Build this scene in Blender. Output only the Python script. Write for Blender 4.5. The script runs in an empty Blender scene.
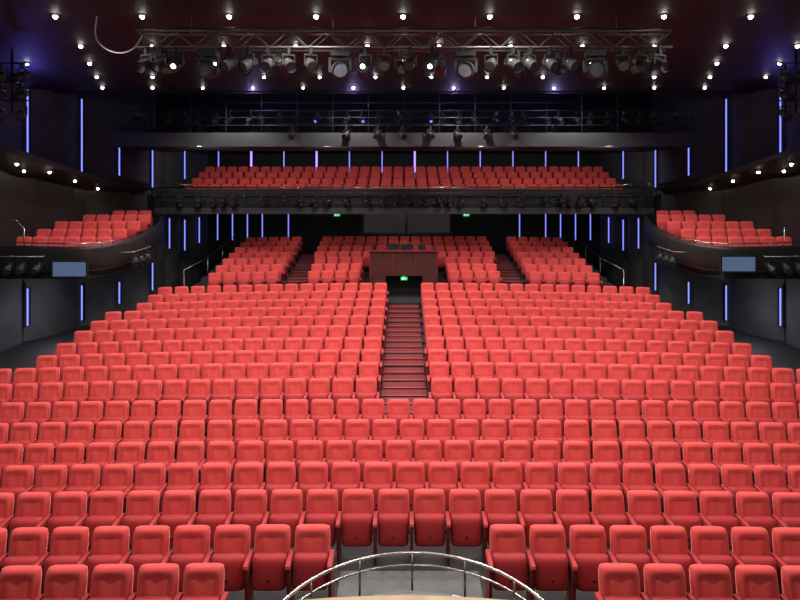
import bpy, math, random
from mathutils import Matrix, Vector
random.seed(4)
scene = bpy.context.scene
try:
    scene.view_settings.view_transform = 'Standard'
except Exception:
    pass
CZ = 5.65   # eye height of the camera above the lowest floor

# ---------------------------------------------------------------- materials
def mat(name, col, rough=0.6, metal=0.0, emis=None, es=0.0, var=0.0, scale=8.0, sheen=0.0, bump=0.0, spec=0.5):
    m = bpy.data.materials.new(name); m.use_nodes = True
    nt = m.node_tree; b = nt.nodes["Principled BSDF"]
    b.inputs["Base Color"].default_value = (*col, 1)
    b.inputs["Roughness"].default_value = rough
    b.inputs["Metallic"].default_value = metal
    b.inputs["Specular IOR Level"].default_value = spec
    if emis:
        b.inputs["Emission Color"].default_value = (*emis, 1)
        b.inputs["Emission Strength"].default_value = es
    if sheen:
        b.inputs["Sheen Weight"].default_value = sheen
        b.inputs["Sheen Roughness"].default_value = 0.4
        b.inputs["Sheen Tint"].default_value = (1, .65, .62, 1)
    if var or bump:
        tc = nt.nodes.new("ShaderNodeTexCoord")
        nz = nt.nodes.new("ShaderNodeTexNoise"); nz.inputs["Scale"].default_value = scale
        nz.inputs["Detail"].default_value = 3
        nt.links.new(tc.outputs["Object"], nz.inputs["Vector"])
        if var:
            cr = nt.nodes.new("ShaderNodeValToRGB")
            cr.color_ramp.elements[0].position = .3; cr.color_ramp.elements[1].position = .7
            cr.color_ramp.elements[0].color = (*[max(0, c*(1-var)) for c in col], 1)
            cr.color_ramp.elements[1].color = (*[min(1, c*(1+var)) for c in col], 1)
            nt.links.new(nz.outputs["Fac"], cr.inputs["Fac"])
            nt.links.new(cr.outputs["Color"], b.inputs["Base Color"])
        if bump:
            bp = nt.nodes.new("ShaderNodeBump"); bp.inputs["Strength"].default_value = bump
            nt.links.new(nz.outputs["Fac"], bp.inputs["Height"])
            nt.links.new(bp.outputs["Normal"], b.inputs["Normal"])
    return m

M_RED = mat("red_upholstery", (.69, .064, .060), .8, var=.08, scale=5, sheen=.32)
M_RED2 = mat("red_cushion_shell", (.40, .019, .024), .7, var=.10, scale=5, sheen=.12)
M_STD = mat("dark_red_side_panel", (.15, .009, .012), .6, var=.1)
M_BLK = mat("black_metal", (.018, .018, .020), .4, var=.2)
M_LAMP = mat("dark_grey_lamp_housing", (.035, .035, .038), .35, .2, var=.2)
M_DISC = mat("number_plate_metal", (.08, .05, .05), .35, .6)
M_FLOOR = mat("dark_floor", (.022, .020, .022), .7, var=.25, scale=3)
M_GREYF = mat("grey_floor_patch", (.11, .11, .115), .65, var=.15, scale=3)
M_STAIR = mat("maroon_carpet", (.16, .014, .018), .85, var=.2, scale=20)
M_NOSE = mat("stair_nosing", (.34, .08, .075), .5, var=.1)
M_CEIL = mat("dark_ceiling", (.018, .016, .024), .6, var=.15, scale=.6)
M_WALL = mat("grey_acoustic_panel", (.066, .065, .070), .85, var=.22, scale=1.2)
M_DARK = mat("dark_wall", (.009, .009, .010), .8, var=.2, scale=1)
M_BROWN = mat("dark_brown_soffit", (.019, .013, .012), .6, var=.2, scale=1)
M_FASC = mat("dark_grey_fascia", (.028, .027, .028), .45, var=.2, scale=2)
M_BEAM = mat("dark_beam", (.040, .040, .047), .6, var=.15, scale=1)
M_STEEL = mat("brushed_steel", (.55, .54, .52), .25, 1.0, var=.08, scale=30)
M_ALU = mat("aluminium_truss", (.26, .25, .26), .45, .6, var=.1, scale=10)
M_PIPE = mat("dark_pipe", (.06, .06, .062), .45, .5, var=.1, scale=10)
M_LED = mat("blue_led", (.1, .1, .4), .4, emis=(.20, .24, 1), es=1.6, var=.02)
M_LEDP = mat("violet_led_bloom", (.2, .1, .6), .4, emis=(.27, .16, 1), es=2.8, var=.02)
M_BULB = mat("warm_bulb", (1, .95, .85), .4, emis=(1, .93, .82), es=34, var=.02)
M_LENS = mat("lamp_lens", (.10, .10, .12), .08, .3, var=.1)
M_LENSP = mat("violet_lit_lens", (.1, .05, .3), .1, emis=(.26, .12, 1), es=2.2, var=.02)
M_LENSW = mat("white_lit_lens", (.9, .9, .9), .1, emis=(1, .93, .85), es=9, var=.02)
M_SCR = mat("monitor_screen", (.04, .06, .10), .2, emis=(.22, .33, .60), es=.30, var=.05)
M_SCR2 = mat("desk_screen", (.015, .018, .025), .3, var=.05)
M_WOOD = mat("stage_wood", (.40, .27, .15), .5, var=.15, scale=4)
M_PALE = mat("grey_decking", (.17, .17, .175), .6, var=.12, scale=4)
M_BOOTH = mat("dark_red_booth_panel", (.075, .014, .014), .5, var=.2, scale=3)
M_GREEN = mat("green_sign", (0, .3, .1), .4, emis=(.05, 1, .3), es=.6, var=.02)
M_WHITE = mat("white_graphic", (.8, .8, .8), .5, emis=(1, 1, 1), es=.6, var=.02)
M_GLASS = mat("dim_window_glass", (.02, .02, .022), .1, emis=(.30, .26, .24), es=.06, var=.1)
M_WHITEP = mat("white_paint", (.6, .6, .58), .5, var=.05)

# ---------------------------------------------------------------- mesh builder
class MB:
    def __init__(s): s.v=[]; s.f=[]; s.m=[]; s.s=[]
    def face(s, idx, mi=0, sm=False): s.f.append(tuple(idx)); s.m.append(mi); s.s.append(sm)
    def box(s, x0,x1,y0,y1,z0,z1, mi=0):
        if x0>x1: x0,x1=x1,x0
        b=len(s.v)
        s.v += [(x0,y0,z0),(x1,y0,z0),(x1,y1,z0),(x0,y1,z0),(x0,y0,z1),(x1,y0,z1),(x1,y1,z1),(x0,y1,z1)]
        for q in ((0,3,2,1),(4,5,6,7),(0,1,5,4),(1,2,6,5),(2,3,7,6),(3,0,4,7)): s.face([b+i for i in q], mi)
    def cyl(s, p0,p1,r,n=8,mi=0,r2=None,cap=True):
        p0=Vector(p0);p1=Vector(p1); r2=r if r2 is None else r2
        t=(p1-p0).normalized(); a=Vector((0,0,1)) if abs(t.z)<.9 else Vector((1,0,0))
        u=t.cross(a).normalized(); w=t.cross(u); b=len(s.v)
        for p,rr in ((p0,r),(p1,r2)):
            for i in range(n):
                an=2*math.pi*i/n; s.v.append(tuple(p+u*(rr*math.cos(an))+w*(rr*math.sin(an))))
        for i in range(n):
            j=(i+1)%n; s.face((b+i,b+n+i,b+n+j,b+j),mi,True)
        if cap:
            s.face([b+i for i in range(n)],mi); s.face([b+n+i for i in range(n)][::-1],mi)
    def tube(s, pts, r, n=8, mi=0):
        pts=[Vector(p) for p in pts]; b=len(s.v); L=len(pts)
        for k,p in enumerate(pts):
            t=(pts[min(k+1,L-1)]-pts[max(k-1,0)]).normalized()
            a=Vector((0,0,1)) if abs(t.z)<.9 else Vector((1,0,0))
            u=t.cross(a).normalized(); w=t.cross(u)
            for i in range(n):
                an=2*math.pi*i/n; s.v.append(tuple(p+u*(r*math.cos(an))+w*(r*math.sin(an))))
        for k in range(L-1):
            for i in range(n):
                j=(i+1)%n; s.face((b+k*n+i,b+(k+1)*n+i,b+(k+1)*n+j,b+k*n+j),mi,True)
        s.face([b+i for i in range(n)],mi); s.face([b+(L-1)*n+i for i in range(n)][::-1],mi)
    def sphere(s,c,r,nu=8,nv=5,mi=0,sz=1):
        b=len(s.v); c=Vector(c)
        for j in range(nv+1):
            ph=math.pi*j/nv
            for i in range(nu):
                th=2*math.pi*i/nu
                s.v.append((c.x+r*math.sin(ph)*math.cos(th),c.y+r*math.sin(ph)*math.sin(th),c.z+sz*r*math.cos(ph)))
        for j in range(nv):
            for i in range(nu):
                k=(i+1)%nu
                s.face((b+j*nu+i,b+(j+1)*nu+i,b+(j+1)*nu+k,b+j*nu+k),mi,True)
    def pad(s,w,h,t,back,cy,cz,lean,n=14,mi=0,mode=0,c=.05,ce=8):
        """cushion facing -Y, leaning back by lean radians about its centre"""
        b=len(s.v); N=n+1
        us=[math.sin(math.pi/2*(-1+2*i/n)*.999) for i in range(N)]
        cl,sl=math.cos(lean),math.sin(lean)
        for side in (0,1):
            for v in us:
                for u in us:
                    x=w/2*u*(1-c*abs(v)**ce); z=h/2*v*(1-c*abs(u)**ce)
                    if side==0:
                        y=-t*math.sqrt(max(0,1-u**6))*math.sqrt(max(0,1-v**6))
                        if mode==1:   # backrest: stitched bolster groove + head dimple
                            g=max(abs(u)/.62,abs(v+.08)/.68)
                            y+=.026*math.exp(-((g-1)/.14)**2)
                            y+=.020*math.exp(-((u/.35)**2+((v-.40)/.28)**2))
                        elif mode==2:
                            y-= .012*(1-u*u)*(1-v*v)
                    else: y=back
                    s.v.append((x, cy+y*cl+z*sl, cz+z*cl-y*sl))
        q=N*N
        for j in range(n):
            for i in range(n):
                a=b+j*N+i
                s.face((a,a+1,a+N+1,a+N),mi,True)
                a+=q; s.face((a,a+N,a+N+1,a+1),mi,True)
        for i in range(n):
            s.face((b+i,b+q+i,b+q+i+1,b+i+1),mi,True)
            p2=n*N+i; s.face((b+p2,b+p2+1,b+q+p2+1,b+q+p2),mi,True)
            p3=i*N; s.face((b+p3,b+p3+N,b+q+p3+N,b+q+p3),mi,True)
            p4=i*N+n; s.face((b+p4,b+q+p4,b+q+p4+N,b+p4+N),mi,True)
    def prof(s,x0,x1,poly,mi=0):
        """extrude y,z polygon between x0 and x1"""
        b=len(s.v); n=len(poly)
        for x in (x0,x1):
            for (y,z) in poly: s.v.append((x,y,z))
        s.face([b+i for i in range(n)][::-1],mi); s.face([b+n+i for i in range(n)],mi)
        for i in range(n):
            j=(i+1)%n; s.face((b+i,b+j,b+n+j,b+n+i),mi)
    def plan(s,poly,z0,z1,mi=0,mtop=None):
        b=len(s.v); n=len(poly)
        for z in (z0,z1):
            for (x,y) in poly: s.v.append((x,y,z))
        s.face([b+i for i in range(n)][::-1],mi); s.face([b+n+i for i in range(n)],mi if mtop is None else mtop)
        for i in range(n):
            j=(i+1)%n; s.face((b+i,b+j,b+n+j,b+n+i),mi)
    def add(s,o,M):
        b=len(s.v); s.v += [tuple(M@Vector(p)) for p in o.v]
        s.f += [tuple(i+b for i in f) for f in o.f]; s.m += o.m; s.s += o.s
    def mesh(s,name,mats):
        me=bpy.data.meshes.new(name); me.from_pydata(s.v,[],s.f)
        for m in mats: me.materials.append(m)
        me.polygons.foreach_set("material_index",s.m); me.polygons.foreach_set("use_smooth",s.s)
        me.update(); return me
    def obj(s,name,mats,parent=None,loc=(0,0,0),rot=None,**kw):
        return mk(name,s.mesh(name,mats),parent,loc,rot,**kw)

COL = scene.collection
def mk(name, me, parent=None, loc=(0,0,0), rot=None, **kw):
    o=bpy.data.objects.new(name,me); o.location=loc
    if rot: o.rotation_euler=rot
    if parent: o.parent=parent
    COL.objects.link(o)
    for k,v in kw.items(): o[k]=v
    return o
def dup(src, loc, rotz=0, **kw):
    o=src.copy(); o.location=loc; o.rotation_euler=(0,0,rotz); COL.objects.link(o)
    for k,v in kw.items(): o[k]=v
    for c in src.children:
        cc=c.copy(); cc.parent=o; COL.objects.link(cc)
        for g in c.children:
            gg=g.copy(); gg.parent=cc; COL.objects.link(gg)
    return o

# ---------------------------------------------------------------- seating layout
#   (distance of the backrest top, drop below eye height)
front = [(7.33,4.61),(8.28,4.68),(9.30,4.71),(10.25,4.73),(11.2,4.76),(12.1,4.72),(13.05,4.65),
         (14.0,4.50),(14.95,4.41),(15.9,4.35),(16.85,4.27),(17.8,4.15),(18.75,4.06),(19.7,3.97),
         (20.65,3.89),(21.6,3.78),(22.5,3.66)]
upper = [(24.6,3.485),(25.52,3.318),(26.44,3.15),(27.36,3.01),(28.28,2.85),(29.2,2.70),(30.12,2.56)]
SH=.96
rows=[]
for i,(d,h) in enumerate(front):
    k=.003 if i<7 else .004+(i-6)*.0009
    rows.append((d,CZ-h-SH,k))
for (d,h) in upper: rows.append((d,CZ-h-SH,.013))
PITCH=.55

# seat part meshes ---------------------------------------------------------
def seat_frame(ends=False):
    b=MB()
    xs=[.275]+([-.275] if ends else [])
    for x in xs:
        b.prof(x-.022,x+.022,[(-.36,.02),(-.06,.02),(-.03,.30),(-.05,.60),(-.40,.60),(-.41,.45),(-.37,.25)],0)
        b.box(x-.03,x+.03,-.36,-.04,0,.02,1)
    b.cyl((-.238,-.13,.36),(.250,-.13,.36),.018,8,1)
    return b
def armrest(x):
    b=MB()
    r=.029
    b.prof(x-r,x+r,[(-.42,.585),(-.06,.585),(-.06,.650),(-.10,.665),(-.38,.665),(-.43,.65),(-.445,.62)],0)
    return b
def back(n): 
    b=MB(); b.pad(.482,.62,.085,.035,-.07,.655,math.radians(10),n,0,1,c=.07,ce=7); return b
def cushion(n,disc=True):
    b=MB(); b.pad(.464,.45,.075,.05,-.245,.46,math.radians(7),n,0,2,c=.07,ce=7)
    if disc: b.cyl((0,-.325,.41),(0,-.350,.41),.020,10,1)
    return b
me_frame=seat_frame().mesh("seat_frame",[M_STD,M_BLK]); me_frame2=seat_frame(True).mesh("seat_frame_end",[M_STD,M_BLK])
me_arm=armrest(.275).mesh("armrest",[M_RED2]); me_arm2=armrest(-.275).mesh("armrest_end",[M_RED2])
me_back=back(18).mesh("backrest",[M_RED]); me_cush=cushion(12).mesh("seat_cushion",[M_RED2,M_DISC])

LB="red upholstered tip-up theatre seat with folded cushion and padded armrests"
def proto(end):
    o=mk("theatre_seat",me_frame2 if end else me_frame,label=LB,category="seat",group="red theatre seats in the stalls")
    mk("backrest",me_back,o); mk("seat_cushion",me_cush,o); mk("armrest",me_arm,o)
    if end: mk("armrest",me_arm2,o)
    return o
protos={False:proto(False),True:proto(True)}
used={False:False,True:False}
def place_seat(x,d,k,z,end):
    y=d-k*x*x; r=math.atan(-2*k*x)
    p=protos[end]
    if not used[end]:
        used[end]=True; p.location=(x,y,z); p.rotation_euler=(0,0,r); return
    dup(p,(x,y,z),r)

lowseat=MB()
lowseat.add(back(10),Matrix()); 
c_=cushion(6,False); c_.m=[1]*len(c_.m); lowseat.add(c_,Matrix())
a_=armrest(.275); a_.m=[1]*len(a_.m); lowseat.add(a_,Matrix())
lowseat.prof(.257,.293,[(-.34,.0),(-.06,.0),(-.03,.30),(-.05,.60),(-.40,.60),(-.30,.30)],2)
stuff=MB()
def low(x,y,z,r): stuff.add(lowseat,Matrix.Translation((x,y,z))@Matrix.Rotation(r,4,'Z'))

for i,(d,z,k) in enumerate(rows):
    lim=404*d/600+.2
    segs=[]
    if i==0:  segs=[(-2.15,-1,lim),(2.33,1,lim)]
    elif i==1: segs=[(-.98,-1,lim),(1.145,1,lim)]
    elif i<7:
        off=[-.16,.11,-.10,.16,-.12][i-2]
        half=min(9.5,lim)
        x=off
        while x>-half: x-=PITCH
        x+=PITCH; first=True
        while x<half:
            place_seat(x,d,k,z,first); first=False; x+=PITCH
        continue
    elif i<17:
        half=9.95-(i-7)/9*1.1
        segs=[(-.60,-1,half),(.60,1,half)]
    else:
        j=i-17; half=8.0-.06*j
        inner=1.75 if j<3 else 0
        segs=[]
        if inner: segs=[(-inner,-1,4.1),(inner,1,4.1)]
        else: segs=[(-4.1,1,4.15)]
        segs+= [(-5.05,-1,half),(5.05,1,half)]
    for (x0,sg,lm) in segs:
        n=int(round((abs(lm-abs(x0)) if not (x0<0 and sg>0) else lm-x0)/PITCH-.15))
        cs=sorted([x0+sg*PITCH*(q+.5) for q in range(n)])
        for q,x in enumerate(cs):
            if i<11: place_seat(x,d,k,z,q==0)
            else: low(x,d-k*x*x,z,math.atan(-2*k*x))

# ---------------------------------------------------------------- floor
fl=MB(); BASE=-.14
fl.box(-15,15,-2,33,BASE-.2,BASE)
def hw(d):
    return 10.3 if d<13.5 else (10.4-(d-13.5)*.10 if d<23 else 8.65)
prev=(rows[0][0]-1.0,rows[0][2])
for i,(d,z,k) in enumerate(rows):
    d1=d+.12; w=hw(d); n=20
    poly=[(-w+2*w*q/n, prev[0]-prev[1]*(-w+2*w*q/n)**2) for q in range(n+1)]
    poly+=[(w-2*w*q/n, d1-k*(w-2*w*q/n)**2) for q in range(n+1)]
    fl.plan(poly,BASE,z,0); prev=(d1,k)
w=8.65
fl.plan([(-w,30.24-.013*w*w),(0,30.24),(w,30.24-.013*w*w),(w,32.3),(-w,32.3)],BASE,2.13,0)
fl.box(-.92,1.08,7.45,8.75,.0,.022,1)
fl.obj("floor",[M_FLOOR,M_GREYF],kind="structure",label="dark stepped auditorium floor",category="floor")

def stairs(name,xc,wd,idx,label,start=None):
    b=MB()
    for i in idx:
        d,z,k=rows[i]; dp=rows[i-1][0]+.12; zn=rows[i+1][1] if i+1<len(rows) else z+.1
        cv=k*xc*xc; y0=dp-rows[i-1][2]*xc*xc; y1=d+.12-cv; ym=(y0+y1)/2
        x0,x1=xc-wd/2,xc+wd/2
        b.box(x0,x1,y0,ym,z+.002,z+.015,0)
        b.box(x0,x1,y0-.004,y0+.05,z+.015,z+.022,1)
        zm=(z+zn)/2
        b.box(x0,x1,ym,y1-.01,z+.002,zm+.015,0)
        b.box(x0,x1,ym-.004,ym+.05,zm+.015,zm+.022,1)
    return b.obj(name,[M_STAIR,M_NOSE],label=label,category="stairs")
stairs("aisle_stairs",0,1.12,range(7,17),"maroon carpeted aisle stairs between the two seat blocks")
for s in (-1,1):
    stairs("aisle_stairs",s*4.58,.86,range(18,24),"dark maroon stairs between rear seat blocks")

# ---------------------------------------------------------------- control booth
b=MB()
b.box(-1.36,1.33,23.62,23.70,2.08,3.02,0)        # panelled front
for x in (-1.36,-.46,.44,1.27): b.box(x,x+.06,23.59,23.62,2.08,3.02,1)
b.box(-1.40,1.37,23.56,23.76,3.02,3.08,1)
b.box(-1.36,-1.30,23.7,26.6,2.08,3.02,0); b.box(1.27,1.33,23.7,26.6,2.08,3.02,0)
b.box(-1.30,1.27,23.7,26.5,2.04,2.12,1)
b.box(-1.36,-.72,23.62,24.6,1.04,2.08,0); b.box(.72,1.33,23.62,24.6,1.04,2.08,0)
b.box(-.72,.72,24.3,24.4,1.04,2.08,2)
booth=b.obj("control_booth",[M_BOOTH,M_STD,M_DARK],label="dark red panelled sound and light control booth above an exit passage",category="booth")
b=MB(); b.box(-1.1,1.0,23.95,24.6,2.75,2.80); b.box(-1.05,-1,24,24.5,2.12,2.75); b.box(.9,.95,24,24.5,2.12,2.75)
b.obj("mixing_desk",[M_BLK],parent=booth)
for x,w_ in ((-.42,.42),(.12,.5),(.72,.3)):
    b=MB(); b.box(x-w_/2,x+w_/2,24.25,24.29,3.0,3.27,0); b.box(x-w_/2+.02,x+w_/2-.02,24.243,24.25,3.02,3.25,1)
    b.box(x-.03,x+.03,24.29,24.33,2.84,3.1,0); b.box(x-.12,x+.12,24.2,24.4,2.80,2.84,0)
    b.obj("computer_monitor",[M_BLK,M_SCR2],label="small black computer monitor on the control desk",category="monitor",group="control booth monitors")
b=MB(); b.box(-.13,.13,23.63,23.66,1.90,2.03,0); b.box(-.08,-.01,23.62,23.63,1.93,2.0,1); b.box(.01,.08,23.62,23.63,1.955,1.975,1)
b.box(-.02,.02,23.64,23.66,2.03,2.08,0)
b.obj("exit_sign",[M_GREEN,M_WHITE],label="small green illuminated exit sign above a passage",category="sign",group="green exit signs")

# ---------------------------------------------------------------- walls
WP=[(14.6,1),(14.4,12),(14.2,18.0),(14.0,22.1),(13.3,24.5),(12.2,25.4),(11.3,26.6),(11.1,28.0),(10.9,29.4),(10.5,32.4)]
def wallx(y):
    for (x0,y0),(x1,y1) in zip(WP[:-1],WP[1:]):
        if y0<=y<=y1: return x0+(x1-x0)*(y-y0)/(y1-y0)
    return 10.5
def wallpanels(s):
    b=MB()
    for (x0,y0),(x1,y1) in zip(WP[:-1],WP[1:]):
        n=8; dx,dy=x1-x0,y1-y0; L=math.hypot(dx,dy); nx,ny=-dy/L,dx/L
        pts=[]
        for q in range(n+1):
            t=q/n; bul=.22*min(1,L/2.5)*math.sin(math.pi*t)-.04
            pts.append((s*(x0+dx*t*.98+dx*.01+nx*bul), y0+dy*t*.98+dy*.01+ny*bul))
        outer=[(s*(x1+.35),y1),(s*(x0+.35),y0)]
        poly=pts+outer
        if s<0: poly=poly[::-1]
        b.plan(poly,BASE,9.9)
    return b
for s,nm in ((-1,"wall_left"),(1,"wall_right")):
    wallpanels(s).obj(nm,[M_WALL],kind="structure",label="curved grey acoustic wall panels",category="wall")
b=MB(); b.box(-12,12,32.3,32.5,BASE,10.2); b.obj("wall_back",[M_DARK],kind="structure",label="black rear wall of the auditorium",category="wall")
# LED strips
LL="thin vertical blue LED light strip on the wall"
def led(x,y,z0,z1,lab=LL,pur=False):
    r=.046 if pur else .022
    b=MB(); b.box(-r,r,-.05,-.02,z0,z1,0); b.box(-r-.025,r+.025,-.02,.08,z0-.03,z1+.03,1)
    b.obj("led_strip",[M_LEDP if pur else M_LED,M_BLK],loc=(x,y,0),label=lab,category="light strip",group="vertical blue wall light strips")
for s in (-1,1):
    for y,za,zb in ((22.1,6.75,9.15),(22.1,.49,1.85),(24.5,6.1,9.15),(24.5,.15,1.56),(25.4,6.05,7.3),(25.4,.65,1.55),
                    (26.6,5.55,7.35),(26.6,1.0,2.2),(28.0,2.7,4.1),(29.4,5.95,7.4),(29.4,2.46,3.95),(30.7,2.7,4.0)):
        led(s*(wallx(y)-(.19 if y<30 else .28)),y-.05,za,zb)
for q in range(-6,6):
    pur=q in (-5,-3,0)  # these strips carry lamp bloom in their width, tint and glow
    led(.58+1.755*q,32.22,5.9,7.75,"violet vertical light strip behind the balcony, widened and brightened as lamp bloom" if pur else "thin vertical blue LED light strip behind the balcony",pur)
for x in (-10.0,-9.2,-8.4,-7.6,-6.2,6.2,7.6,8.4,9.2,10.0):
    led(x,32.22,2.7,4.1,"thin vertical blue LED light strip under the balcony")

# ---------------------------------------------------------------- ceiling
CE=CZ+3.6
b=MB(); b.box(-15,15,1,23.3,CE,CE+.25,0); b.box(-15,15,23.2,32.5,CE+.75,CE+.95,1); b.box(-15,15,23.1,23.3,CE-.04,CE+.9,1)
b.obj("ceiling",[M_CEIL,M_DARK],kind="structure",label="near-black ceiling with small downlights",category="ceiling")
m=MB(); m.cyl((0,0,0),(0,0,-.025),.09,14,0)
bl=MB(); bl.sphere((0,0,-.04),.046,10,6,0)
dl=m.obj("ceiling_downlight",[M_BLK],label="small bright round ceiling downlight",category="light",group="ceiling downlights")
bl.obj("bulb",[M_BULB],parent=dl)
first=True
def downlight(x,y,z,lab="small bright round ceiling downlight"):
    global first
    if first: dl.location=(x,y,z); first=False
    else: dup(dl,(x,y,z),0,label=lab)
for r,(d,off,n) in enumerate([(12.7,-.9,5),(15.4,0,5),(17.6,-.9,6),(19.8,0,6),(22.0,-.9,6)]):
    for q in range(-n,n+1):
        x=(q+ (.5 if off==0 else 0))*1.84-.02
        if abs(x)<min(13,404*d/600+.1): downlight(x,d,CE)

# ---------------------------------------------------------------- stage lamps
def spot_proto(kind):
    """fixture hanging from z=0; lens looks to -Y and down"""
    y=MB(); y.box(-.03,.03,-.04,.04,-.10,.05,0); y.box(-.13,.13,-.02,.02,-.13,-.10,0)
    for x in (-.13,.13): y.box(x-.008,x+.008,-.02,.02,-.34,-.10,0)
    o=y.obj("stage_spotlight",[M_BLK],label="black stage spotlight clamped to a lighting pipe",category="stage light",group="stage spotlights")
    an=math.radians(28); f=Vector((0,-math.cos(an),-math.sin(an))); c=Vector((0,0,-.30))
    bb=MB(); bb.cyl(c-f*.20,c+f*.02,.085,12,0,.115); bb.cyl(c+f*.02,c+f*.22,.115,12,0,.12,cap=False); bb.cyl(c-f*.24,c-f*.20,.05,10,0,.085)
    bb.cyl(c-Vector((.125,0,0)),c+Vector((.125,0,0)),.02,8,0)
    body=bb.obj("lamp_body",[M_LAMP],parent=o)
    l=MB()
    if kind==0: l.cyl(c+f*.16,c+f*.17,.11,12,0)
    else: l.cyl(c+f*.16,c+f*.17,.11,12,1); l.cyl(c+f*.17,c+f*.18,.05,12,0)
    l.obj("lens",[{0:M_LENS,1:M_LENSP,2:M_LENSW}[kind],M_LENS],parent=o)
    return o
SP={0:None,1:None,2:None}
def spot(x,y,z,kind=0,rz=0,lab=None):
    if SP[kind] is None:
        SP[kind]=spot_proto(kind); o=SP[kind]; o.location=(x,y,z); o.rotation_euler=(0,0,rz)
    else: o=dup(SP[kind],(x,y,z),rz)
    if kind==1: o["label"]="black stage spotlight glowing violet"
    if kind==2: o["label"]="black stage spotlight with bright white lens"
    return o
def moving_proto():
    b=MB(); b.box(-.20,.20,-.14,.14,-.14,-.02,0); b.cyl((0,0,-.14),(0,0,-.18),.08,12,0)
    b.box(-.10,-.06,-.19,.19,-.03,.004,0); b.box(.06,.10,-.19,.19,-.03,.004,0)
    o=b.obj("moving_head_light",[M_BLK],label="large black moving head stage light hanging from the truss",category="stage light",group="moving head lights")
    y=MB(); y.box(-.24,.24,-.06,.06,-.22,-.17,0)
    for x in (-.24,.19): y.box(x,x+.05,-.06,.06,-.48,-.17,0)
    y.obj("yoke",[M_BLK],parent=o)
    h=MB(); h.cyl((0,.12,-.42),(0,-.10,-.44),.17,16,0,.19); h.cyl((0,-.10,-.44),(0,-.20,-.45),.19,16,0,.16,cap=False); h.cyl((0,.20,-.42),(0,.12,-.42),.11,14,0,.17)
    h.obj("lamp_head",[M_LAMP],parent=o)
    l=MB(); l.cyl((0,-.16,-.445),(0,-.17,-.446),.15,16,0); l.obj("lens",[M_LENS],parent=o)
    return o
MH=moving_proto(); mh1=True

# main truss
TY=12.7; z0,z1=CZ+2.88,CZ+3.22
b=MB()
for yy in (TY-.17,TY+.17):
    for zz in (z0,z1): b.cyl((-5.6,yy,zz),(5.6,yy,zz),.024,8)
n=28
for i in range(n):
    x0=-5.6+11.2*i/n; x1=-5.6+11.2*(i+1)/n
    for yy in (TY-.17,TY+.17): b.cyl((x0,yy,z0 if i%2 else z1),(x1,yy,z1 if i%2 else z0),.011,6)
    b.cyl((x0,TY-.17,z0),(x0,TY+.17,z0),.011,6); b.cyl((x0,TY-.17,z1),(x0,TY+.17,z1),.011,6)
for x in (-4.5,-1.5,1.5,4.5): b.cyl((x,TY,z1),(x,TY,CE-.005),.012,6)
for x in (-4.5,-1.5,1.5,4.5): b.cyl((x,TY-.17,z1),(x,TY+.17,z1),.014,6)
b.obj("lighting_truss",[M_ALU],label="long aluminium lighting truss hanging under the ceiling",category="truss")
b=MB(); b.tube([(x*.25,TY-.19,z1+.045+.02*math.sin(x*1.3)) for x in range(-20,21)],.02,6)
b.obj("power_cable",[M_BLK],label="black power cable lying along the truss",category="cable")
for px in (150,165,180,208,232,251,270,290,312,340,366,384,410,432,466,490,511,528,548,568,595,620,638,656):
    x=(px-404)*TY/600
    if px in (208,340,466,595):
        if mh1: MH.location=(x,TY,z0-.027); mh1=False
        else: dup(MH,(x,TY,z0-.027),random.uniform(-.2,.2))
    else:
        spot(x,TY-.17,z0-.05,2 if px in (366,432,180) else 0,random.uniform(-.6,.6))
for q in range(13):
    x=-5.1+q*.84
    if min(abs(x-(p-404)*TY/600) for p in (208,340,466,595))>.4: spot(x,TY+.17,z0-.05,0,random.uniform(-.5,.5)+math.pi*(q%2))

# upper lighting gallery (bridge)
b=MB(); GY=23.5
b.box(-11.7,11.7,GY,27.0,CZ+1.53,CZ+1.68,0); b.box(-11.7,11.7,GY-.12,GY,CZ+1.50,CZ+2.04,1)
b.box(-11.7,11.7,27.0,27.15,CZ+1.53,CE+.7,0)
br=b.obj("lighting_bridge",[M_DARK,M_BEAM],label="dark steel lighting bridge spanning above the balcony",category="bridge")
b=MB()
for zz in (2.35,2.65): b.cyl((-11.3,GY+.1,CZ+zz),(11.3,GY+.1,CZ+zz),.018,6)
for q in range(17):
    x=-11.2+q*1.4; b.cyl((x,GY+.1,CZ+1.7),(x,GY+.1,CE+.3),.018,6)
b.obj("railing",[M_PIPE],parent=br)
b=MB()
for zz,yy in ((3.0,24.2),(2.6,25.4),(3.45,25.2)): b.cyl((-11.2,yy,CZ+zz),(11.2,yy,CZ+zz),.03,6)
b.obj("lighting_pipe",[M_PIPE],parent=br)
for q in range(34):
    x=-10.9+q*.66+random.uniform(-.15,.15)
    spot(x,24.2,CZ+2.93,1 if q in (11,14,18) else 0,random.uniform(-.8,.8))
for q in range(22):
    x=-10.5+q*1.0+random.uniform(-.3,.3)
    spot(x,25.4,CZ+2.53,1 if q in (5,10) else 0,random.uniform(-.8,.8))
for px in (293,347,378,402,430,457,486,513):
    spot((px-404)*GY/600,GY-.18,CZ+2.25,0,random.uniform(-.5,.5))

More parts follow.
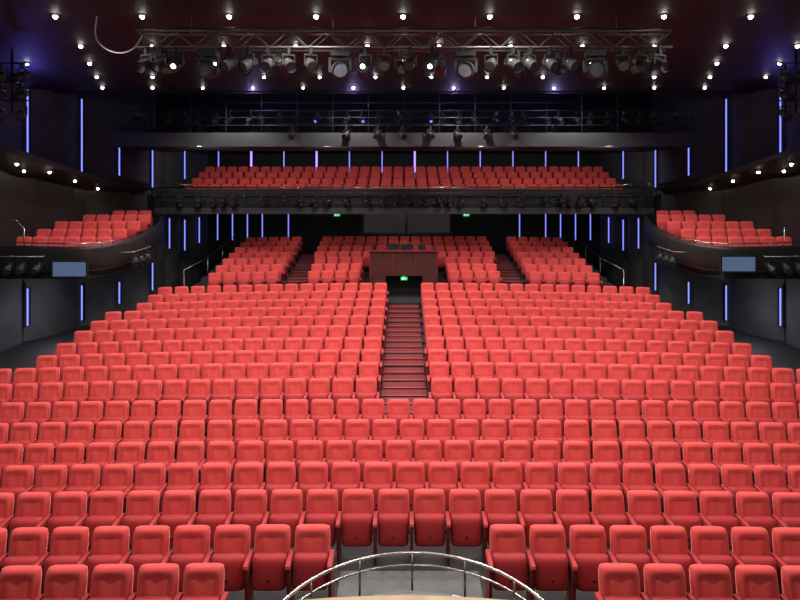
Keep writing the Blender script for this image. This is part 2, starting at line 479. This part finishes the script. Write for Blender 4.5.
# ---------------------------------------------------------------- balcony
b=MB(); BY=26.0; BW=10.8
b.box(-BW,BW,BY,32.2,CZ-1.21,CZ-1.0,1)
b.box(-BW,BW,BY-.10,BY,CZ-1.25,CZ-.98,0)        # lower lip
b.box(-BW,BW,BY,BY+.1,CZ-1.0,CZ-.16,1)          # recessed parapet
brow=[(27.1,.05),(28.0,.33),(28.9,.63),(29.8,.92)]
yp=BY+.1
for (d,t) in brow:
    b.box(-BW+.1,BW-.1,yp,d+.12,CZ-1.0,CZ+t-SH,1); yp=d+.12
b.box(-BW+.1,BW-.1,yp,32.2,CZ-1.0,CZ+brow[-1][1]-SH,1)
bal=b.obj("balcony",[M_BEAM,M_DARK],label="dark upper balcony spanning the hall with raked red seats",category="balcony")
b=MB()
b.cyl((-BW,BY+.05,CZ-.10),(BW,BY+.05,CZ-.10),.03,8)
for q in range(25): x=-BW+q*BW/12; b.cyl((x,BY+.05,CZ-.16),(x,BY+.05,CZ-.10),.015,6)
for s in (-1,1):
    b.cyl((s*10.7,26.2,CZ+.15),(s*9.2,26.2,CZ-.05),.03,6); b.cyl((s*10.7,26.2,CZ-.15),(s*10.7,26.2,CZ+.15),.03,6)
    b.cyl((s*9.9,26.2,CZ-.15),(s*9.9,26.2,CZ+.04),.02,6)
b.obj("railing",[M_STEEL],parent=bal)
b=MB(); b.cyl((-BW+.3,BY-.25,CZ-.35),(BW-.3,BY-.25,CZ-.35),.025,6); b.cyl((-BW+.3,BY-.25,CZ-.75),(BW-.3,BY-.25,CZ-.75),.02,6)
for q in range(13): x=-BW+.5+q*(2*BW-1)/12; b.cyl((x,BY-.25,CZ-.75),(x,BY,CZ-.2),.015,6); b.cyl((x,BY-.25,CZ-.75),(x,BY-.25,CZ-.35),.015,6)
b.obj("lighting_pipe",[M_PIPE],parent=bal)
for px in (180,198,212,222,232,262,282,300,314,328,346,366,382,396,414,428,440,450,462,484,502,520,546,562,572,582,592,616,632): spot((px-404)*25.7/600,BY-.25,CZ-.42,0,random.uniform(-.6,.6))
for r,(d,t) in enumerate(brow):
    n=int(2*10.1/PITCH)
    for q in range(n):
        low((q-(n-1)/2)*PITCH,d,CZ+t-SH,0)

# ---------------------------------------------------------------- side boxes
boxseats=[(20.6,3.88-SH,-13.35,-10.0),(21.7,4.06-SH,-13.35,-9.98),(22.8,4.27-SH,-13.30,-9.98),(23.9,4.47-SH,-12.85,-10.05),(24.8,4.60-SH,-12.1,-10.4)]
rim=[(-13.9,18.95,3.75),(-12.8,18.9,3.76),(-11.4,18.85,3.72),(-10.5,18.9,3.70),(-9.95,19.1,3.69),(-9.6,19.5,3.71),(-9.40,20.2,3.75),(-9.38,21,3.80),(-9.5,22.2,3.88),(-9.75,23.5,3.98),(-10.1,25,4.18),(-10.4,26.0,4.32)]
def smooth(pts,it=2):
    for _ in range(it):
        o=[pts[0]]
        for a,c in zip(pts[:-1],pts[1:]):
            o.append(tuple(.75*p+.25*q for p,q in zip(a,c))); o.append(tuple(.25*p+.75*q for p,q in zip(a,c)))
        o.append(pts[-1]); pts=o
    return pts
for s in (-1,1):
    R=[(-s*p[0],p[1],p[2]) for p in smooth(rim)]
    b=MB(); bs=len(b.v); n=len(R)
    cx,cy=s*12.5,22.5
    prof=[(0,0),(-.0,-.10),(.02,-.55),(.18,-.90),(.45,-1.05),(.55,-1.05),(.12,-.80),(.12,0)]
    K=len(prof)
    for k,(x,y,z) in enumerate(R):
        a=Vector(R[max(k-1,0)]); c=Vector(R[min(k+1,n-1)]); t=(c-a); t.z=0; t.normalize()
        nrm=Vector((-t.y,t.x,0))
        if nrm.dot(Vector((cx-x,cy-y,0)))<0: nrm=-nrm
        for (o_,dz) in prof: b.v.append((x+nrm.x*o_,y+nrm.y*o_,z+dz))
    for k in range(n-1):
        for j in range(K):
            j2=(j+1)%K
            b.face((bs+k*K+j,bs+(k+1)*K+j,bs+(k+1)*K+j2,bs+k*K+j2),0,j not in(6,))
    b.face([bs+j for j in range(K)],0); b.face([bs+(n-1)*K+j for j in range(K)],0)
    yp=19.1
    for (d,z,xa,xb) in boxseats[:4]:
        xo=13.95 if d<22.6 else 13.45
        xi=9.9 if d<22 else 10.0
        if d<21: b.plan([(s*xo,19.1),(s*10.2,19.1),(s*9.9,19.6),(s*9.7,d+.12),(s*xo,d+.12)],2.66,z,1)
        else: b.box(s*xo,s*xi,yp,d+.12,2.66,z,1)
        yp=d+.12
    b.plan([(s*13.0,yp),(s*10.05,yp),(s*10.55,25.8),(s*11.3,25.2)],2.9,boxseats[4][1],1)
    bx=b.obj("side_box",[M_FASC,M_DARK],label="curved dark seating box projecting from the side wall",category="theatre box")
    rl=MB(); rl.tube([(x,y,z+.10) for (x,y,z) in R],.022,8); 
    for k in range(0,n,4): x,y,z=R[k]; rl.cyl((x,y,z-.03),(x,y,z+.10),.012,6)
    rl.obj("railing",[M_STEEL],parent=bx)
    r2=MB(); r2.tube([(s*13.7,20.0,4.5),(s*12.9,20.0,4.45),(s*12.6,19.9,4.2),(s*12.6,19.9,3.0)],.02,8)
    r2.obj("handrail",[M_STEEL],parent=bx)
    for (d,z,xa,xb) in boxseats:
        m_=int((xb-xa)/PITCH)
        for q in range(m_):
            x=-s*(xb-PITCH*(q+.5)); low(x,d,z,-s*.12)
    # monitor on the fascia
    mz=3.04 if s<0 else 3.20
    b=MB(); b.box(-.56,.56,-.03,.04,-.27,.27,0); b.box(-.51,.51,-.036,-.03,-.22,.22,1); b.box(-.1,.1,.04,.30,-.03,.05,0)
    b.obj("display_screen",[M_BLK,M_SCR],loc=(s*10.37,18.62,mz),label="flat blue-grey display screen mounted on the box front",category="screen",group="box display screens")
    # round lamps mounted on fascia
    b=MB()
    b.tube([(s*13.5,18.7,3.42),(s*12.2,18.65,3.42),(s*11.2,18.65,3.42)],.02,6)
    for x in (13.3,12.3,11.3): b.cyl((s*x,18.7,3.42),(s*x,18.95,3.42),.015,6)
    b.obj("lighting_pipe",[M_ALU],parent=bx)
    for x in (13.1,12.7,12.3,11.9,11.4): spot(s*x,18.66,3.37,0,random.uniform(-.3,.3))
    for (x,y,z) in ((9.0,20.1,3.3),(9.02,20.6,3.3),(9.02,21.1,3.31)): spot(s*x,y,z+.1,0,s*-.5)
    b=MB(); b.tube([(s*9.35,19.8,3.42),(s*9.0,20.0,3.42),(s*9.0,21.3,3.46),(s*9.38,21.6,3.46)],.02,6); b.obj("lighting_pipe",[M_ALU],parent=bx)
    # sloping soffit above the box with its own downlights
    E=[(-12.95,17.6,CZ+1.60),(-12.8,19.0,CZ+1.17),(-12.5,20.3,CZ+.85),(-12.3,21.5,CZ+.56),(-12.0,23,CZ+.22),(-11.7,24.5,CZ-.10),(-10.95,26.0,CZ-.15)]
    b=MB(); bs=len(b.v)
    for (x,y,z) in E:
        xo=-(wallx(y)-.25)
        for (xx,zz) in ((x,z),(xo,z-.25),(xo,z+.3),(x,z+.18)): b.v.append((-s*xx,y,zz))
    for k in range(len(E)-1):
        for j in range(4):
            j2=(j+1)%4; b.face((bs+k*4+j,bs+(k+1)*4+j,bs+(k+1)*4+j2,bs+k*4+j2),0)
    b.face([bs+j for j in range(4)]); b.face([bs+(len(E)-1)*4+j for j in range(4)])
    # dark lining behind the seats
    b.plan([(s*13.95,17.5),(s*13.70,17.5),(s*13.5,22.0),(s*12.8,24.2),(s*11.6,25.4),(s*11.7,25.6),(s*13.0,24.4),(s*13.7,22.1)],3.0,CZ+.25,0)
    b.obj("side_gallery_soffit",[M_BROWN],label="dark brown sloping soffit and lining above the seating box",category="soffit")
    for (x,y) in ((-13.2,18.3),(-13.6,19.4),(-13.1,20.3),(-12.7,21.5),(-13.3,21.0),(-12.5,22.8),(-12.3,24.1)):
        for a,c in zip(E[:-1],E[1:]):
            if a[1]<=y<=c[1]:
                t=(y-a[1])/(c[1]-a[1]); ex=a[0]+t*(c[0]-a[0]); ez=a[2]+t*(c[2]-a[2])
                u=(ex-x)/(ex+wallx(y)-.25); downlight(-s*x,y,ez-.25*u-.0,"tiny bright downlight in a dark brown soffit")
    # vertical lamp boom near the ceiling
    b=MB(); bxp=s*10.45
    b.cyl((bxp,16,CZ+1.9),(bxp,16,CE-.005),.03,8)
    for zz in (3.25,2.75,2.25): b.cyl((bxp-.45,16,CZ+zz),(bxp+.45,16,CZ+zz),.022,6)
    b.obj("lamp_boom",[M_BLK],label="vertical black lamp boom hanging from the ceiling",category="lamp stand",group="side lamp booms")
    for zz in (3.25,2.75,2.25):
        for dx in (-.3,.25): spot(bxp+dx,16,CZ+zz-.05,0,random.uniform(-.7,.7))
    # steel handrail beside the rear raked seating
    b=MB()
    b.tube([(s*8.8,24.0,2.25),(s*8.5,26,2.5),(s*8.45,30,3.1)],.016,8)
    for (x,y,zt,zb) in ((8.8,24.0,2.25,BASE),(8.5,26,2.5,1.5),(8.47,28,2.8,1.8),(8.45,30,3.1,2.1)):
        b.cyl((s*x,y,zb),(s*x,y,zt),.012,6)
    b.obj("handrail",[M_STEEL],label="thin steel handrail beside the raked seating",category="handrail",group="side handrails")

so=stuff.obj("theatre_seat_rows",[M_RED,M_RED2,M_STD],kind="stuff",label="distant rows of red theatre seats in stalls, balcony and boxes",category="seats")

# ---------------------------------------------------------------- rear wall details
b=MB(); b.box(-2.3,2.6,32.18,32.3,2.95,4.3,0); b.box(-2.15,.05,32.15,32.18,3.1,4.15,1); b.box(.2,2.45,32.15,32.18,3.1,4.15,1)
b.obj("window_1",[M_BLK,M_GLASS],kind="structure",label="dim control room window in the rear wall",category="window")
for x in (-3.6,3.35):
    b=MB(); b.box(-.16,.16,-.03,.06,-.08,.08,0); b.box(-.11,-.03,-.036,-.03,-.05,.05,1); b.box(.02,.11,-.036,-.03,-.02,.02,1)
    b.obj("exit_sign",[M_GREEN,M_WHITE],loc=(x,32.24,4.05),label="small green illuminated exit sign on the rear wall",category="sign",group="green exit signs")
# hanging cable loop
b=MB(); b.tube(smooth([(-6.55,12.8,CE-.005),(-6.60,12.8,8.95),(-6.55,12.8,8.70),(-6.3,12.8,8.5),(-6.0,12.8,8.45),(-5.75,12.8,8.55),(-5.60,12.87,8.87)],2),.016,6)
b.obj("cable_loop",[M_WHITEP],label="grey cable loop hanging from the ceiling to the truss",category="cable")

# ---------------------------------------------------------------- stage front
cxp,cyp=.1,5.75
def arc(r,a0,a1,n): return [(cxp+r*math.sin(math.radians(a0+(a1-a0)*i/n)), cyp+r*math.cos(math.radians(a0+(a1-a0)*i/n))) for i in range(n+1)]
b=MB(); b.plan(arc(1.40,85,-85,36),BASE,.76,0,0); b.plan(arc(1.42,85,-85,36),.76,.80,1,1)
b.obj("forestage_platform",[M_BLK,M_PALE],label="low semicircular grey platform at the stage edge",category="platform")
b=MB(); P=arc(1.59,78,-78,40)
b.tube([(P[0][0],P[0][1],.86)]+[(x,y,1.15) for x,y in P]+[(P[-1][0],P[-1][1],.86)],.018,8)
b.tube([(x,y,1.0) for x,y in P],.012,8)
for k in (8,14,20,26,32): x,y=P[k]; b.cyl((x,y,.08),(x,y,1.15),.014,8)
b.obj("curved_railing",[M_STEEL],label="curved steel guard rail at the stage edge",category="railing")
b=MB()
b.box(-.17,.17,-.11,.11,0,.008,0)
for q in range(7): b.box(-.15,.15,-.09+q*.028,-.08+q*.028,.008,.012,1)
b.obj("floor_grille",[M_WHITEP,M_BLK],loc=(.70,6.93,.801),rot=(0,0,-.35),label="small white slotted grille lying on the platform",category="grille")
b=MB(); pts=[(-6+12*q/30, 6.80-.055*(-6+12*q/30)**2*1.0) for q in range(31)]
b.plan([( -6,-2),(6,-2)]+pts[::-1],.92,1.0,0)
b.box(-6,6,-2,3.9,BASE,.92,1)
b.obj("stage",[M_WOOD,M_BLK],label="pale wooden stage floor with curved front edge",category="stage")

# ---------------------------------------------------------------- lights
def lamp(kind,loc,en,col=(1,.95,.88),rad=.12,rot=(0,0,0),angle=150,blend=.6):
    l=bpy.data.lights.new("hall_light",kind); l.energy=en; l.color=col
    l.shadow_soft_size=rad
    if kind=='SPOT': l.spot_size=math.radians(angle); l.spot_blend=blend
    o=bpy.data.objects.new("hall_light",l); o.location=loc; o.rotation_euler=rot; COL.objects.link(o); return o
for y,e in ((8.0,760),(11.5,700),(15.5,570),(19.0,500),(22.3,520)):
    for x in (-6.5,-2.2,2.2,6.5): lamp('SPOT',(x,y,CE-.12),e,rad=.15,angle=140)
# stage wash aimed at the auditorium
for x in (-4.5,0,4.5): lamp('SPOT',(x,2.0,CE-.4),400,rad=.3,rot=(math.radians(50),0,0),angle=100)
# added spots without fixtures under the bridge, to brighten the balcony seats
for x in (-8,-3,3,8): lamp('SPOT',(x,23.3,CZ+1.42),230,rad=.06,rot=(math.radians(76),0,0),angle=110)
# box lamps
for s in (-1,1):
    lamp('SPOT',(s*10.6,18.5,CE-.2),520,rad=.15,rot=(math.radians(20),0,-s*.1),angle=80)
    lamp('POINT',(s*12.0,19.2,CE-.9),42 if s<0 else 24,col=(.16,.14,1),rad=.1)
    lamp('POINT',(s*12.6,21.8,1.0),40,col=(.9,.88,1),rad=.2)
for x in (-6,-2,2,6): lamp('POINT',(x,23.9,CE-.2),34,col=(.4,.32,1),rad=.08)
for x in (-5,0,5): lamp('POINT',(x,28.2,CZ-1.5),25,rad=.1)
w=bpy.data.worlds.new("world"); scene.world=w; w.use_nodes=True
w.node_tree.nodes["Background"].inputs[0].default_value=(.47,.46,.52,1); w.node_tree.nodes["Background"].inputs[1].default_value=.04

# ---------------------------------------------------------------- camera
cam=bpy.data.cameras.new("camera"); co=bpy.data.objects.new("camera",cam); COL.objects.link(co)
co.location=(0,0,CZ); co.rotation_euler=(math.radians(90),0,0)
cam.lens=27; cam.sensor_width=36; cam.shift_y=-(300-185)/800; cam.shift_x=-.005; cam.clip_end=200
scene.camera=co
